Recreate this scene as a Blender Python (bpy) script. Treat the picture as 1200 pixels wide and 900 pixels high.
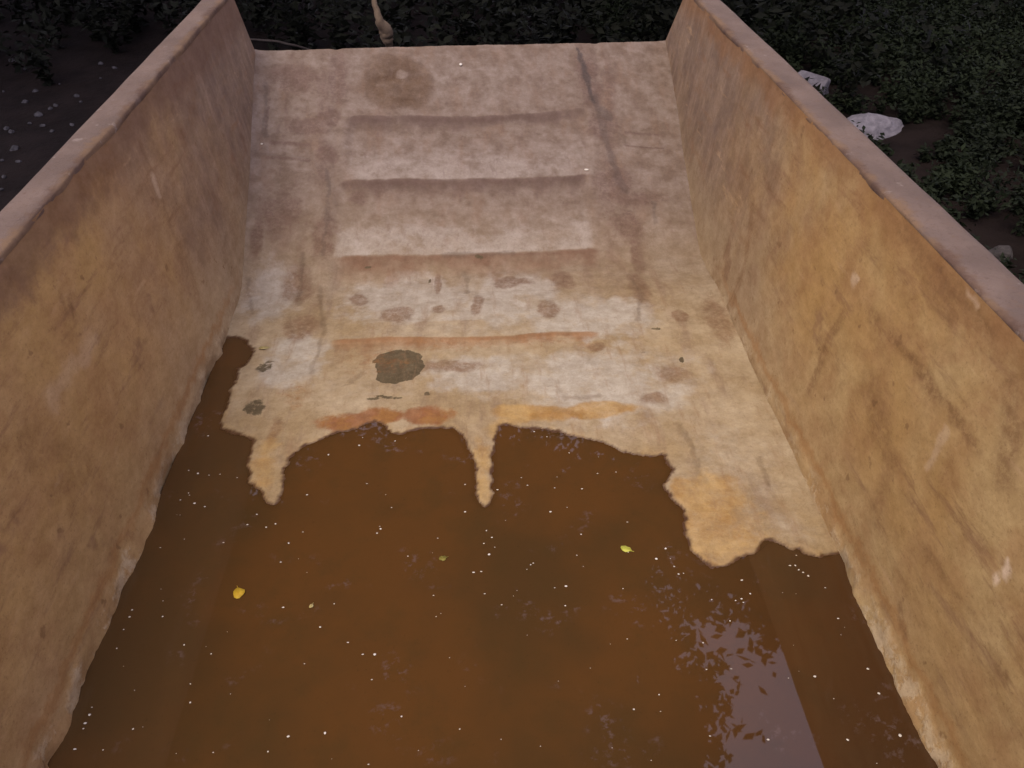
import bpy, bmesh, math, random
import numpy as np
from mathutils import Vector, noise as mnoise

# ------------------------------------------------------------------ camera, world, light, exposure
for o in list(bpy.data.objects): bpy.data.objects.remove(o)
S = bpy.context.scene
COL = S.collection
H = 2.1; PITCH = math.radians(38.1); YAW = math.radians(2.7); FPX = 930.0
cd = bpy.data.cameras.new('camera'); cam = bpy.data.objects.new('camera', cd); COL.objects.link(cam)
cd.sensor_width = 36; cd.lens = FPX/1200*36; cd.clip_start = 0.05; cd.clip_end = 600
cam.location = (0, 0, H); cam.rotation_euler = (math.pi/2-PITCH, 0, -YAW)
S.camera = cam

SUN_DIR = Vector((-0.38, -0.62, 1.25)).normalized()          # towards the light
W = bpy.data.worlds.new('World'); S.world = W; W.use_nodes = True
nt = W.node_tree; nt.nodes.clear()
sky = nt.nodes.new('ShaderNodeTexSky'); sky.sky_type = 'NISHITA'; sky.sun_disc = False
sky.sun_elevation = math.asin(SUN_DIR.z); sky.sun_rotation = math.atan2(SUN_DIR.x, SUN_DIR.y)
sky.air_density = 1.0; sky.dust_density = 6.0; sky.ozone_density = 1.0
mixw = nt.nodes.new('ShaderNodeMixRGB'); mixw.blend_type = 'MIX'; mixw.inputs[0].default_value = 0.72
mixw.inputs[2].default_value = (6.5, 6.05, 8.1, 1)            # overcast veil
bg = nt.nodes.new('ShaderNodeBackground'); bg.inputs[1].default_value = 0.14
wo = nt.nodes.new('ShaderNodeOutputWorld')
nt.links.new(sky.outputs[0], mixw.inputs[1]); nt.links.new(mixw.outputs[0], bg.inputs[0]); nt.links.new(bg.outputs[0], wo.inputs[0])
sd_ = bpy.data.lights.new('sun', 'SUN'); sun = bpy.data.objects.new('sun', sd_); COL.objects.link(sun)
sd_.energy = 1.4; sd_.angle = math.radians(34); sd_.color = (1.0, 0.87, 0.66)
sun.rotation_euler = SUN_DIR.to_track_quat('Z', 'Y').to_euler()
S.view_settings.view_transform = 'Standard'; S.view_settings.look = 'None'
S.view_settings.exposure = 0.54; S.view_settings.gamma = 1.0
S.render.engine = 'CYCLES'

R_ = random.Random(7)
rng = np.random.RandomState(11)

# ------------------------------------------------------------------ helpers
def tag(o, label=None, cat=None, group=None, kind=None):
    if label: o['label'] = label
    if cat: o['category'] = cat
    if group: o['group'] = group
    if kind: o['kind'] = kind
    return o
def empty(name, loc=(0, 0, 0)):
    o = bpy.data.objects.new(name, None); COL.objects.link(o); o.location = loc; return o
def link(name, me, mat, parent=None, smooth=True):
    o = bpy.data.objects.new(name, me); COL.objects.link(o)
    if mat: me.materials.append(mat)
    if smooth: me.polygons.foreach_set('use_smooth', [True]*len(me.polygons))
    if parent:
        o.parent = parent
        o.location = -parent.location if False else o.location
    return o
def mesh_from(name, V, F):
    me = bpy.data.meshes.new(name); me.from_pydata([tuple(map(float, v)) for v in V], [], F); me.update(); return me
def grid_mesh(name, P, flip=False):
    """P: (n, m, 3) array"""
    n, m = P.shape[:2]
    i = np.arange(n*m).reshape(n, m)
    q = np.stack([i[:-1, :-1], i[:-1, 1:], i[1:, 1:], i[1:, :-1]], -1).reshape(-1, 4)
    if flip: q = q[:, ::-1]
    me = bpy.data.meshes.new(name)
    me.vertices.add(n*m); me.vertices.foreach_set('co', P.reshape(-1).astype(np.float32))
    nf = len(q)
    me.loops.add(nf*4); me.loops.foreach_set('vertex_index', q.reshape(-1).astype(np.int32))
    me.polygons.add(nf); me.polygons.foreach_set('loop_start', (np.arange(nf)*4).astype(np.int32))
    me.update(calc_edges=True); me.validate()
    return me
def attr(me, name, arr):
    a = me.attributes.new(name, 'FLOAT', 'POINT'); a.data.foreach_set('value', arr.reshape(-1).astype(np.float32))
def from_bm(name, bm, mat, parent=None, smooth=False):
    me = bpy.data.meshes.new(name); bm.normal_update(); bm.to_mesh(me); bm.free()
    return link(name, me, mat, parent, smooth)
def add_box(bm, lo, hi):
    x0, y0, z0 = lo; x1, y1, z1 = hi
    v = [bm.verts.new(p) for p in ((x0,y0,z0),(x1,y0,z0),(x1,y1,z0),(x0,y1,z0),(x0,y0,z1),(x1,y0,z1),(x1,y1,z1),(x0,y1,z1))]
    for f in ((3,2,1,0),(4,5,6,7),(0,1,5,4),(1,2,6,5),(2,3,7,6),(3,0,4,7)): bm.faces.new([v[k] for k in f])
def add_tube(bm, pts, rad, n=8):
    pts = [Vector(p) for p in pts]; rings = []
    for i, p in enumerate(pts):
        t = (pts[min(i+1, len(pts)-1)]-pts[max(i-1, 0)]).normalized()
        a = t.orthogonal().normalized() if i == 0 else (a - a.dot(t)*t).normalized()
        b = t.cross(a); r = rad[i] if hasattr(rad, '__len__') else rad
        rings.append([bm.verts.new(p+(a*math.cos(2*math.pi*k/n)+b*math.sin(2*math.pi*k/n))*r) for k in range(n)])
    for r0, r1 in zip(rings, rings[1:]):
        for k in range(n): bm.faces.new((r0[k], r0[(k+1) % n], r1[(k+1) % n], r1[k]))
    bm.faces.new(rings[0][::-1]); bm.faces.new(rings[-1])

# numpy value noise
def vnoise(x, y, seed=0):
    xi = np.floor(x).astype(np.int64); yi = np.floor(y).astype(np.int64); fx = x-xi; fy = y-yi
    fx = fx*fx*(3-2*fx); fy = fy*fy*(3-2*fy)
    def h(a, b):
        n = (a*374761393 + b*668265263 + seed*974634777) & 0x7fffffff
        n = ((n ^ (n >> 13))*1274126177) & 0x7fffffff
        n = n ^ (n >> 16)
        return (n & 0xffff)/65535.0
    return (h(xi, yi)*(1-fx)+h(xi+1, yi)*fx)*(1-fy)+(h(xi, yi+1)*(1-fx)+h(xi+1, yi+1)*fx)*fy
def fbm(x, y, seed=0, oct=4):
    s = 0; a = .5; t = 0
    for k in range(oct):
        s = s+a*vnoise(x*2**k+17.3*k, y*2**k+9.1*k, seed+k); t += a; a *= .5
    return s/t*2-1
def sstep(a, b, x):
    t = np.clip((x-a)/(b-a), 0, 1); return t*t*(3-2*t)

# the photograph's pixels give directions from where the photographer stood: used to measure the place
FW = np.array([math.sin(YAW)*math.cos(PITCH), math.cos(YAW)*math.cos(PITCH), -math.sin(PITCH)])
RT = np.array([math.cos(YAW), -math.sin(YAW), 0.]); UP = np.cross(RT, FW)
def at(u, v, z=0.):
    d = FW+RT*(u-600)/FPX-UP*(v-450)/FPX; t = (z-H)/d[2]; return np.array([0, 0, H])+t*d

# ------------------------------------------------------------------ shape of the bed
def wallx(z): return 1.18+.115*z
def base_z(x, y):
    s = np.clip((x+1.25)/2.5, 0, 1)
    y0 = 3.42*(1-s)+3.74*s; k = .508*(1-s)+.385*s
    t = y-y0; w = .06
    return k*(t+np.sqrt(t*t+w*w))/2 - k*0.0
def y_end(x):
    s = np.clip((x+1.25)/2.5, 0, 1); return 4.913*(1-s)+5.421*s
def fl(u, v):
    z = 0.
    for _ in range(25):
        p = at(u, v, z); z = .5*z+.5*float(base_z(p[0], p[1]))
    return at(u, v, z)

LW = [(50,900),(78,860),(92,820),(100,790),(110,770),(128,735),(143,690),(152,675),(165,665),(178,635),(183,600),(187,565),(203,535),(215,520),(222,490),(235,470),(236,455),(243,440),(250,430),(262,410)]
MID = [(266,395),(276,394),(286,398),(296,407),(300,412),(290,425),(277,432),(274,450),(268,465),(262,485),(259,503),(272,508),(290,512),(299,518),(294,530),(292,548),(290,566),(300,572),(308,580),(312,590),(322,594),(327,585),(330,565),(335,545),(345,530),(360,520),(378,515),(395,507),(420,503),(430,496),(447,496),(457,508),(470,510),(485,504),(505,501),(530,503),(540,512),(547,525),(555,540),(557,560),(556,580),(562,590),(568,594),(574,592),(578,580),(579,560),(577,540),(580,515),(584,500),(593,497),(620,502),(640,504),(670,512),(700,517),(730,530),(760,533),(778,534),(780,544),(787,550),(783,560),(777,570),(787,585),(800,600),(803,625),(812,645),(822,658),(835,665),(850,662),(860,655),(885,648),(895,638),(905,632),(920,640),(945,648),(960,652),(975,648)]
RW = [(983,645),(990,660),(997,685),(998,710),(1008,725),(1015,740),(1022,765),(1035,785),(1045,805),(1060,840),(1075,865),(1095,890)]
mid = np.array([at(*q)[:2] for q in MID])
poly = np.vstack([[[-1.6, -3]], [[-1.6, mid[0, 1]+.01]], mid, [[1.6, mid[-1, 1]+.03]], [[1.6, -3]]])
def signed_dist(X, Y, P):
    d = np.full(X.shape, 1e9); ins = np.zeros(X.shape, bool)
    for (ax, ay), (bx, by) in zip(P, np.roll(P, -1, 0)):
        ex, ey = bx-ax, by-ay; L = ex*ex+ey*ey+1e-12
        t = np.clip(((X-ax)*ex+(Y-ay)*ey)/L, 0, 1)
        d = np.minimum(d, (X-ax-t*ex)**2+(Y-ay-t*ey)**2)
        c = ((ay > Y) != (by > Y)) & (X < (bx-ax)*(Y-ay)/(by-ay+1e-12)+ax)
        ins ^= c
    d = np.sqrt(d); return np.where(ins, -d, d)

RIDGES = [[(405,138),(450,138),(500,138),(560,140),(620,136),(690,128)],
          [(392,214),(450,213),(540,213),(620,211),(690,206)],
          [(390,303),(470,303),(540,302),(620,298),(705,293)],
          [(385,402),(450,400),(530,400),(600,398),(650,393),(705,393)]]
rid = [np.array([fl(*q)[:2] for q in r]) for r in RIDGES]

def wear(X, Y):
    """height changes of the worn plate and masks"""
    h = np.zeros_like(X); rust = np.zeros_like(X); line = np.zeros_like(X); panel = np.zeros_like(X)
    wob = .012*fbm(X*5, Y*0+3, 5)+.004*fbm(X*22, Y*0+1, 9)
    ys = [np.interp(X, r[:, 0], r[:, 1])+wob for r in rid]
    nxt = ys[1:]+[ys[3]-.42]
    for k in range(4):
        r = rid[k]
        win = sstep(r[0, 0]-.02, r[0, 0]+.06, X)*(1-sstep(r[-1, 0]-.06, r[-1, 0]+.02, X))
        t = (ys[k]-Y)/(ys[k]-nxt[k])
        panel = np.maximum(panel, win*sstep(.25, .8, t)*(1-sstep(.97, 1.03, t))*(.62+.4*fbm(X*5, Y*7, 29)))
        line = np.maximum(line, win*np.exp(-((Y-ys[k]+.010)/.010)**2)*np.clip(.75+.8*fbm(X*7, X*0+k, 29), 0, 1))  # thin dark line at each step edge: its shadow and bare rust painted in
        dep = (.030, .029, .024, .010)[k]
        prof = sstep(0, .07, t)*(1-sstep(.10, 1.0, t))
        h -= dep*prof*win
        ln = .05+.09*np.clip(fbm(X*4, X*0+k, 21)+.5, 0, 1)+.14*np.clip(fbm(X*24, X*0+k, 22), 0, 1)
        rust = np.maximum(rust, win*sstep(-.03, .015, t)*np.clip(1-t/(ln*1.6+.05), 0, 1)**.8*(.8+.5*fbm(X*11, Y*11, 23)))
    return h, rust, line, panel
def blob(X, Y, u, v, ru, rv, edge=.35, wig=.35, seed=0, fr=14):
    c = fl(u, v); a = fl(u+ru, v)-c; b = fl(u, v-rv)-c
    rx = abs(a[0]); ry = abs(b[1])
    Xw = X+.022*WX; Yw = Y+.030*WY
    d = np.hypot((Xw-c[0])/rx, (Yw-c[1])/ry)+wig*fbm(X*fr, Y*fr, 31+seed, 5)+.25*wig*fbm(X*60, Y*60, 77)
    return 1-sstep(1-edge, 1+edge, d)

# ------------------------------------------------------------------ materials
class N:
    def __init__(s, name):
        s.m = bpy.data.materials.new(name); s.m.use_nodes = True; s.t = s.m.node_tree; s.t.nodes.clear()
        s.out = s.n('ShaderNodeOutputMaterial'); s.b = s.n('ShaderNodeBsdfPrincipled'); s.l(s.b.outputs[0], s.out.inputs[0])
        s.tc = s.n('ShaderNodeTexCoord').outputs['Object']
    def n(s, t, **k):
        x = s.t.nodes.new(t)
        for a, b in k.items(): setattr(x, a, b)
        return x
    def l(s, a, b): s.t.links.new(a, b)
    def noise(s, scale, detail=5, rough=.6, vec=None, stretch=None, rot=None, dist=0, seed=0):
        v = vec or s.tc
        mp = s.n('ShaderNodeMapping'); s.l(v, mp.inputs[0]); mp.inputs['Location'].default_value = (seed*3.1, seed*1.7, seed*2.3)
        if rot: mp.inputs['Rotation'].default_value = rot
        if stretch: mp.inputs['Scale'].default_value = stretch
        x = s.n('ShaderNodeTexNoise'); s.l(mp.outputs[0], x.inputs[0]); x.inputs['Scale'].default_value = scale
        x.inputs['Detail'].default_value = detail; x.inputs['Roughness'].default_value = rough; x.inputs['Distortion'].default_value = dist
        return x.outputs[0]
    def ramp(s, f, a, b, lo=0., hi=1.):
        x = s.n('ShaderNodeMapRange'); x.interpolation_type = 'SMOOTHSTEP'
        s.l(f, x.inputs[0]); x.inputs[1].default_value = a; x.inputs[2].default_value = b; x.inputs[3].default_value = lo; x.inputs[4].default_value = hi
        return x.outputs[0]
    def mix(s, f, a, b, mode='MIX'):
        x = s.n('ShaderNodeMixRGB', blend_type=mode)
        for i, q in enumerate((f, a, b)):
            if hasattr(q, 'is_linked') or hasattr(q, 'links'): s.l(q, x.inputs[i])
            elif isinstance(q, (tuple, list)): x.inputs[i].default_value = (*q, 1)
            else: x.inputs[i].default_value = q
        return x.outputs[0]
    def math(s, op, a, b=0.):
        x = s.n('ShaderNodeMath', operation=op)
        for i, q in enumerate((a, b)):
            if hasattr(q, 'links'): s.l(q, x.inputs[i])
            else: x.inputs[i].default_value = q
        return x.outputs[0]
    def attr(s, n):
        x = s.n('ShaderNodeAttribute', attribute_name=n); return x.outputs['Fac']
    def rag(s, name, k=.9, lo=.38, hi=.58, sc=22, seed=1):
        n1 = s.noise(sc, 7, .75, seed=seed, dist=.4)
        return s.ramp(s.math('ADD', s.attr(name), s.math('MULTIPLY', s.math('SUBTRACT', n1, .5), k)), lo, hi)
    def xyz(s):
        x = s.n('ShaderNodeSeparateXYZ'); s.l(s.tc, x.inputs[0]); return x.outputs
    def bump(s, hgt, strength=.4, dist=.01):
        x = s.n('ShaderNodeBump'); s.l(hgt, x.inputs['Height']); x.inputs['Strength'].default_value = strength; x.inputs['Distance'].default_value = dist
        s.l(x.outputs[0], s.b.inputs['Normal'])
    def fin(s, col, rough=.8, metal=0., spec=.3):
        if isinstance(col, tuple): s.b.inputs['Base Color'].default_value = (*col, 1)
        else: s.l(col, s.b.inputs['Base Color'])
        if hasattr(rough, 'links'): s.l(rough, s.b.inputs['Roughness'])
        else: s.b.inputs['Roughness'].default_value = rough
        s.b.inputs['Metallic'].default_value = metal; s.b.inputs['Specular IOR Level'].default_value = spec
        return s.m

def mat_floor():
    s = N('worn_floor_plate'); x, y, z = s.xyz()
    big = s.noise(2.2, 5, .6); med = s.noise(9, 6, .65, seed=2); fine = s.noise(60, 6, .75, seed=3)
    lon = s.noise(7, 6, .7, stretch=(1.6, .35, 1), seed=5)       # long scrapes towards the tail
    far = s.ramp(y, 2.9, 4.3)
    a = s.mix(s.ramp(big, .35, .65), (.315, .225, .118), (.39, .305, .195))
    b = s.mix(s.ramp(med, .36, .64), (.160, .112, .086), (.225, .172, .144))
    c = s.mix(far, a, b)  # barer steel towards the tail, with vignette darkening painted in as well
    c = s.mix(s.ramp(lon, .48, .72, 0, .5), c, (.20, .125, .085))
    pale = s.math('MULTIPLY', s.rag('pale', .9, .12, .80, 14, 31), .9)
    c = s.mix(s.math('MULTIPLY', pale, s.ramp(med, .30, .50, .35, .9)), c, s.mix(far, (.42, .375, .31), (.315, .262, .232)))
    br = s.rag('brown', 1.1, .12, .95, 24, 32)
    c = s.mix(s.math('MULTIPLY', br, s.ramp(fine, .3, .6, .45, .9)), c, s.mix(far, (.185, .10, .05), (.120, .072, .058)))
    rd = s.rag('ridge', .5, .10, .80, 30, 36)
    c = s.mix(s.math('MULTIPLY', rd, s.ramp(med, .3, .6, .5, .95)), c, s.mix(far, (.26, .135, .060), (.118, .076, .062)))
    c = s.mix(s.math('MULTIPLY', s.attr('stain'), s.ramp(fine, .25, .6, .6, 1.)), c, s.mix(s.ramp(s.noise(11, 6, .75, seed=61), .4, .6), (.085, .047, .026), (.125, .076, .046)))
    c = s.mix(s.math('MULTIPLY', s.attr('crack'), s.ramp(fine, .25, .6, .55, 1.)), c, s.mix(far, (.13, .08, .04), (.068, .050, .046)))
    ol = s.rag('olive', .7, .36, .50, 30, 33)
    c = s.mix(s.math('MULTIPLY', ol, s.ramp(fine, .3, .62, .8, 1.)), c, (.085, .062, .030))
    ru = s.rag('rust', 1.3, .22, .85, 26, 34)
    c = s.mix(s.math('MULTIPLY', ru, s.ramp(med, .35, .6, .75, 1.)), c, s.mix(s.ramp(med, .4, .6), (.225, .072, .018), (.27, .125, .035)))
    och = s.math('MULTIPLY', s.rag('ochre', 1.0, .15, .95, 14, 35), .85)
    c = s.mix(och, c, s.mix(s.ramp(med, .35, .6), (.33, .175, .04), (.44, .28, .10)))
    # pits and chips of dark grit
    chips = s.noise(30, 6, .75, stretch=(.7, 1.4, 1), seed=8)
    c = s.mix(s.math('MULTIPLY', s.ramp(chips, .66, .72), .65), c, (.11, .075, .045))
    grit = s.noise(110, 5, .8, seed=9)
    c = s.mix(s.ramp(grit, .56, .70, 0, .5), c, (.15, .10, .06))
    c = s.mix(s.ramp(grit, .28, .36, .22, 0), c, (.60, .52, .44))
    mot = s.noise(15, 9, .82, seed=50); drip = s.noise(20, 6, .7, stretch=(1.3, .16, 1), seed=51)
    c = s.mix(1., c, s.mix(s.ramp(mot, .30, .70), (.76, .72, .66), (1.12, 1.13, 1.13)), 'MULTIPLY')
    sp = s.noise(48, 6, .8, seed=52); c = s.mix(s.ramp(sp, .58, .72, 0, .5), c, s.mix(far, (.22, .135, .06), (.12, .080, .062)))
    c = s.mix(s.ramp(drip, .54, .70, 0, .42), c, s.mix(far, (.24, .14, .07), (.125, .08, .066)))
    wet = s.attr('wet')
    c = s.mix(wet, c, (.075, .034, .014))
    s.bump(s.math('ADD', s.math('MULTIPLY', fine, .6), s.math('ADD', s.math('MULTIPLY', chips, .5), s.math('MULTIPLY', med, .8))), .55, .008)
    rough = s.ramp(wet, 0, 1, .78, .28)
    return s.fin(c, rough, 0, .35)

def mat_wall(side):
    s = N('mud_coated_side_plate'); x, y, z = s.xyz()
    sd = 1 if side > 0 else -1
    big = s.noise(1.5, 5, .6, seed=sd+2); med = s.noise(6, 7, .7, seed=4*sd, dist=.3); fine = s.noise(45, 6, .75, seed=3)
    vert = s.noise(9, 7, .7, stretch=(1, 1.6, .28), seed=6, rot=(math.radians(12*sd), 0, 0))
    diag = s.noise(8, 7, .72, stretch=(1, .35, 1.9), rot=(math.radians(-38), 0, 0), seed=7+sd)
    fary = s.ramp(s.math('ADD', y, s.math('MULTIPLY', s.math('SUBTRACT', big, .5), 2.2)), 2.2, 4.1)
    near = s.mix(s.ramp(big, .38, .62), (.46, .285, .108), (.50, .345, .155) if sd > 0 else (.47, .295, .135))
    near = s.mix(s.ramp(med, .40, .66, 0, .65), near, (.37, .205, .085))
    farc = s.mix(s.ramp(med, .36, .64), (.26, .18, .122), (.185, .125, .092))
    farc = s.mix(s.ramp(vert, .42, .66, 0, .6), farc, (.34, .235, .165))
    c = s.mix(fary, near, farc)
    c = s.mix(s.ramp(diag, .53, .70, 0, .62), c, (.24, .125, .062))
    c = s.mix(s.ramp(diag, .28, .42, .45, 0), c, (.56, .37, .20))
    # lower wall bleached, dry mud towards the tail foot
    low = s.math('MULTIPLY', s.ramp(z, .55, .02), s.ramp(y, 1.6, 3.2, .25, .85))
    c = s.mix(low, c, s.mix(s.ramp(med, .35, .65), (.47, .36, .225), (.40, .285, .165)))
    # peeling pale scale just above the water
    edge = s.math('ADD', z, s.math('MULTIPLY', s.math('SUBTRACT', s.noise(11, 6, .7, seed=12), .5), .16))
    scale = s.math('MULTIPLY', s.math('MULTIPLY', s.ramp(edge, .075, .03), s.ramp(s.noise(7, 6, .75, seed=41), .46, .56)), s.ramp(y, 3.6, 3.2))
    c = s.mix(s.math('MULTIPLY', scale, .75), c, (.56, .44, .29))
    rim = s.math('MULTIPLY', s.ramp(s.math('ABSOLUTE', s.math('SUBTRACT', edge, .10)), .035, .0), s.ramp(y, 3.6, 3.0))
    c = s.mix(s.math('MULTIPLY', rim, .45), c, (.36, .165, .05))
    # rusty, bruised strip under the top rail
    top = s.math('ADD', z, s.math('MULTIPLY', s.math('SUBTRACT', s.noise(5, 6, .7, seed=15), .5), .34))
    c = s.mix(s.ramp(top, .86, .99, 0, .62 if sd > 0 else .7), c, (.27, .13, .05) if sd > 0 else (.17, .095, .062))
    blot = s.noise(3.6, 4, .6, seed=18+sd)
    c = s.mix(s.ramp(blot, .62, .70, 0, .5), c, (.22, .115, .065))
    c = s.mix(s.math('MULTIPLY', s.attr('mark'), s.ramp(s.noise(30, 7, .8, seed=63), .35, .62, .15, 1.)), c, (.20, .10, .042)); c = s.mix(s.attr('lite'), c, (.72, .55, .38))
    spots = s.noise(16, 3, .5, seed=21)
    c = s.mix(s.ramp(spots, .68, .74, 0, .55), c, (.20, .105, .045))
    grit = s.noise(95, 5, .8, seed=22)
    c = s.mix(s.ramp(grit, .54, .68, 0, .5), c, (.22, .125, .055))
    c = s.mix(s.ramp(grit, .27, .37, .25, 0), c, (.66, .47, .28))
    mot = s.noise(12, 9, .84, seed=50+sd, stretch=(1, .8, 1.3), rot=(math.radians(-30), 0, 0)); sp = s.noise(42, 6, .8, seed=52)
    c = s.mix(s.ramp(sp, .57, .70, 0, .42), c, (.23, .125, .058))
    c = s.mix(1., c, s.mix(s.ramp(mot, .30, .70), (.80, .76, .68), (1.10, 1.11, 1.10)), 'MULTIPLY')
    s.bump(s.math('ADD', s.math('MULTIPLY', fine, .5), s.math('ADD', s.math('MULTIPLY', diag, .7), s.math('MULTIPLY', scale, .5))), .45, .006)
    return s.fin(c, .82, 0, .25)

def mat_rail():
    s = N('dusty_top_rail'); x, y, z = s.xyz()
    big = s.noise(3, 5, .6); fine = s.noise(50, 6, .75, seed=2)
    c = s.mix(s.ramp(big, .35, .65), (.130, .090, .072), (.185, .130, .104))
    ax = s.math('ADD', s.math('ABSOLUTE', x), s.math('MULTIPLY', s.math('SUBTRACT', s.noise(8, 6, .7, seed=4), .5), .16))
    c = s.mix(s.ramp(ax, 1.335, 1.30, 0, .85), c, s.mix(s.ramp(s.noise(5, 3, .5, seed=9), .4, .6), (.10, .055, .036), (.20, .12, .065)))
    c = s.mix(s.ramp(s.noise(14, 4, .6, seed=6), .63, .72, 0, .5), c, (.33, .27, .23))
    c = s.mix(s.ramp(fine, .52, .68, 0, .5), c, (.095, .060, .045)); c = s.mix(s.ramp(s.noise(22, 7, .8, seed=12), .52, .66, 0, .5), c, (.15, .09, .06))
    s.bump(fine, .7, .008)
    return s.fin(c, .75, 0, .3)

def mat_water():
    s = N('silty_brown_water'); x, y, z = s.xyz()
    big = s.noise(1.3, 5, .6, seed=3); med = s.noise(7, 6, .7, seed=5); fine = s.noise(70, 4, .7, seed=6)
    c = s.mix(s.ramp(big, .36, .62), (.066, .034, .0120), (.090, .040, .0120))
    c = s.mix(s.ramp(med, .45, .70, 0, .4), c, (.058, .034, .012))
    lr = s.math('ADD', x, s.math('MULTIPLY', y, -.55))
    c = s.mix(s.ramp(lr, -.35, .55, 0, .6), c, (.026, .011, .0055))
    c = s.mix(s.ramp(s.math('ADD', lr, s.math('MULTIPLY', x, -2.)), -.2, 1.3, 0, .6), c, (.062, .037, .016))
    c = s.mix(s.ramp(fine, .58, .72, 0, .25), c, (.028, .014, .006))
    # pale dusty film in ragged patches on the surface
    film = s.math('MULTIPLY', s.ramp(s.noise(5, 3, .5, seed=14), .56, .66), s.ramp(s.noise(30, 5, .7, seed=15), .52, .66))
    c = s.mix(s.math('MULTIPLY', film, .32), c, (.17, .125, .125))
    s.fin(c, s.ramp(film, 0, 1, .015, .25), 0, .5)
    s.b.inputs['IOR'].default_value = 1.50
    rp = s.noise(2.6, 2, .4, seed=20)
    s.bump(rp, .02, .02)
    tr = s.n('ShaderNodeBsdfTransparent'); tr.inputs[0].default_value = (.62, .42, .27, 1)
    mx = s.n('ShaderNodeMixShader'); dep = s.attr('depth')
    s.l(s.ramp(dep, 0.0, .006, .86, 1.), mx.inputs[0]); s.l(tr.outputs[0], mx.inputs[1]); s.l(s.b.outputs[0], mx.inputs[2])
    s.l(mx.outputs[0], s.out.inputs[0])
    return s.m

def simple(name, c1, c2, scale=8, rough=.85, bumpd=.01, spec=.25):
    s = N(name); n1 = s.noise(scale, 6, .7); n2 = s.noise(scale*6, 5, .7, seed=3)
    c = s.mix(s.ramp(n1, .35, .65), c1, c2)
    c = s.mix(s.ramp(n2, .6, .75, 0, .4), c, tuple(q*.5 for q in c1))
    s.bump(s.math('ADD', n1, n2), .5, bumpd)
    return s.fin(c, rough, 0, spec)
def mat_leaf(name, c1, c2):
    s = N(name); n1 = s.noise(1.3, 3, .6); n2 = s.noise(30, 2, .5, seed=2)
    c = s.mix(s.ramp(n1, .35, .65), c1, c2); c = s.mix(s.ramp(n2, .4, .7, 0, .5), c, tuple(q*1.25 for q in c2))
    s.fin(c, .75, 0, .15)
    return s.m

M_FLOOR = mat_floor(); M_WL = mat_wall(-1); M_WR = mat_wall(1); M_RAIL = mat_rail(); M_WATER = mat_water()
M_STEEL = simple('outer_painted_steel', (.20, .12, .07), (.28, .17, .09), 4)
M_DARK = simple('chassis_steel', (.03, .026, .024), (.05, .04, .034), 6)
M_TYRE = simple('tyre_rubber', (.022, .02, .019), (.04, .034, .03), 10)
M_SOIL = simple('dark_damp_soil', (.008, .0052, .0048), (.015, .0100, .0092), 1.7, .95, .03, .1)
M_LITTER = simple('leaf_litter', (.012, .009, .0055), (.022, .015, .010), 5, .95, .02, .1)
M_LEAF = mat_leaf('undergrowth_leaf', (.006, .0085, .004), (.013, .0185, .008))
M_LEAFB = mat_leaf('far_undergrowth_leaf', (.003, .0034, .002), (.006, .007, .0032))
M_TREEL = mat_leaf('tree_leaf', (.02, .03, .012), (.035, .05, .02))
M_BARK = simple('tree_bark', (.03, .022, .016), (.06, .045, .033), 7)
M_ROCK = simple('pale_limestone', (.13, .118, .138), (.22, .20, .228), 7, .85, .02)
M_ROCKD = simple('dim_grey_stone', (.035, .03, .03), (.07, .06, .06), 7, .9, .02)
M_PEB = simple('dusty_pebble', (.035, .032, .035), (.07, .064, .072), 12)
M_PALEWOOD = simple('pale_peeled_wood', (.13, .09, .06), (.19, .135, .09), 10)
M_STICK = simple('dry_stick', (.035, .026, .024), (.05, .04, .036), 10)
M_GLINT = simple('white_glint_paint', (.62, .56, .48), (.85, .80, .72), 40, .5)  # white colour painted for bright glints on drops and floating debris
def leafmat(n, a, b): return simple(n, a, b, 60, .55, .001)
M_YEL = leafmat('yellow_leaf', (.45, .27, .02), (.55, .36, .03))
M_YG = leafmat('yellow_green_leaf', (.38, .38, .05), (.52, .50, .09))
M_TAN = leafmat('faded_leaf', (.36, .28, .10), (.46, .38, .18))

# ------------------------------------------------------------------ ground
gn = 150
gx, gy = np.meshgrid(np.concatenate([[-300, -120, -60], np.linspace(-24, 24, gn), [60, 120, 300]]), np.concatenate([[-300, -100, -40], np.linspace(-14, 34, gn), [70, 140, 300]]), indexing='ij')
GZ = -1.5
def ground_z(x, y):
    x = np.asarray(x, float); y = np.asarray(y, float)
    h = GZ+.10*fbm(x*.35, y*.35, 50)+.03*fbm(x*2.3, y*2.3, 51)
    h = h+.35*sstep(6, 16, y)+.25*sstep(3, 9, x)
    return h
P = np.stack([gx, gy, ground_z(gx, gy)], -1)
g = link('ground', grid_mesh('ground', P), M_SOIL); g['kind'] = 'structure'

# ------------------------------------------------------------------ dump bed
truck = empty('dump_truck', (0, 0, 0))
tag(truck, 'rusty open dump truck bed coated in ochre mud with brown water lying in it', 'dump truck')

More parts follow.
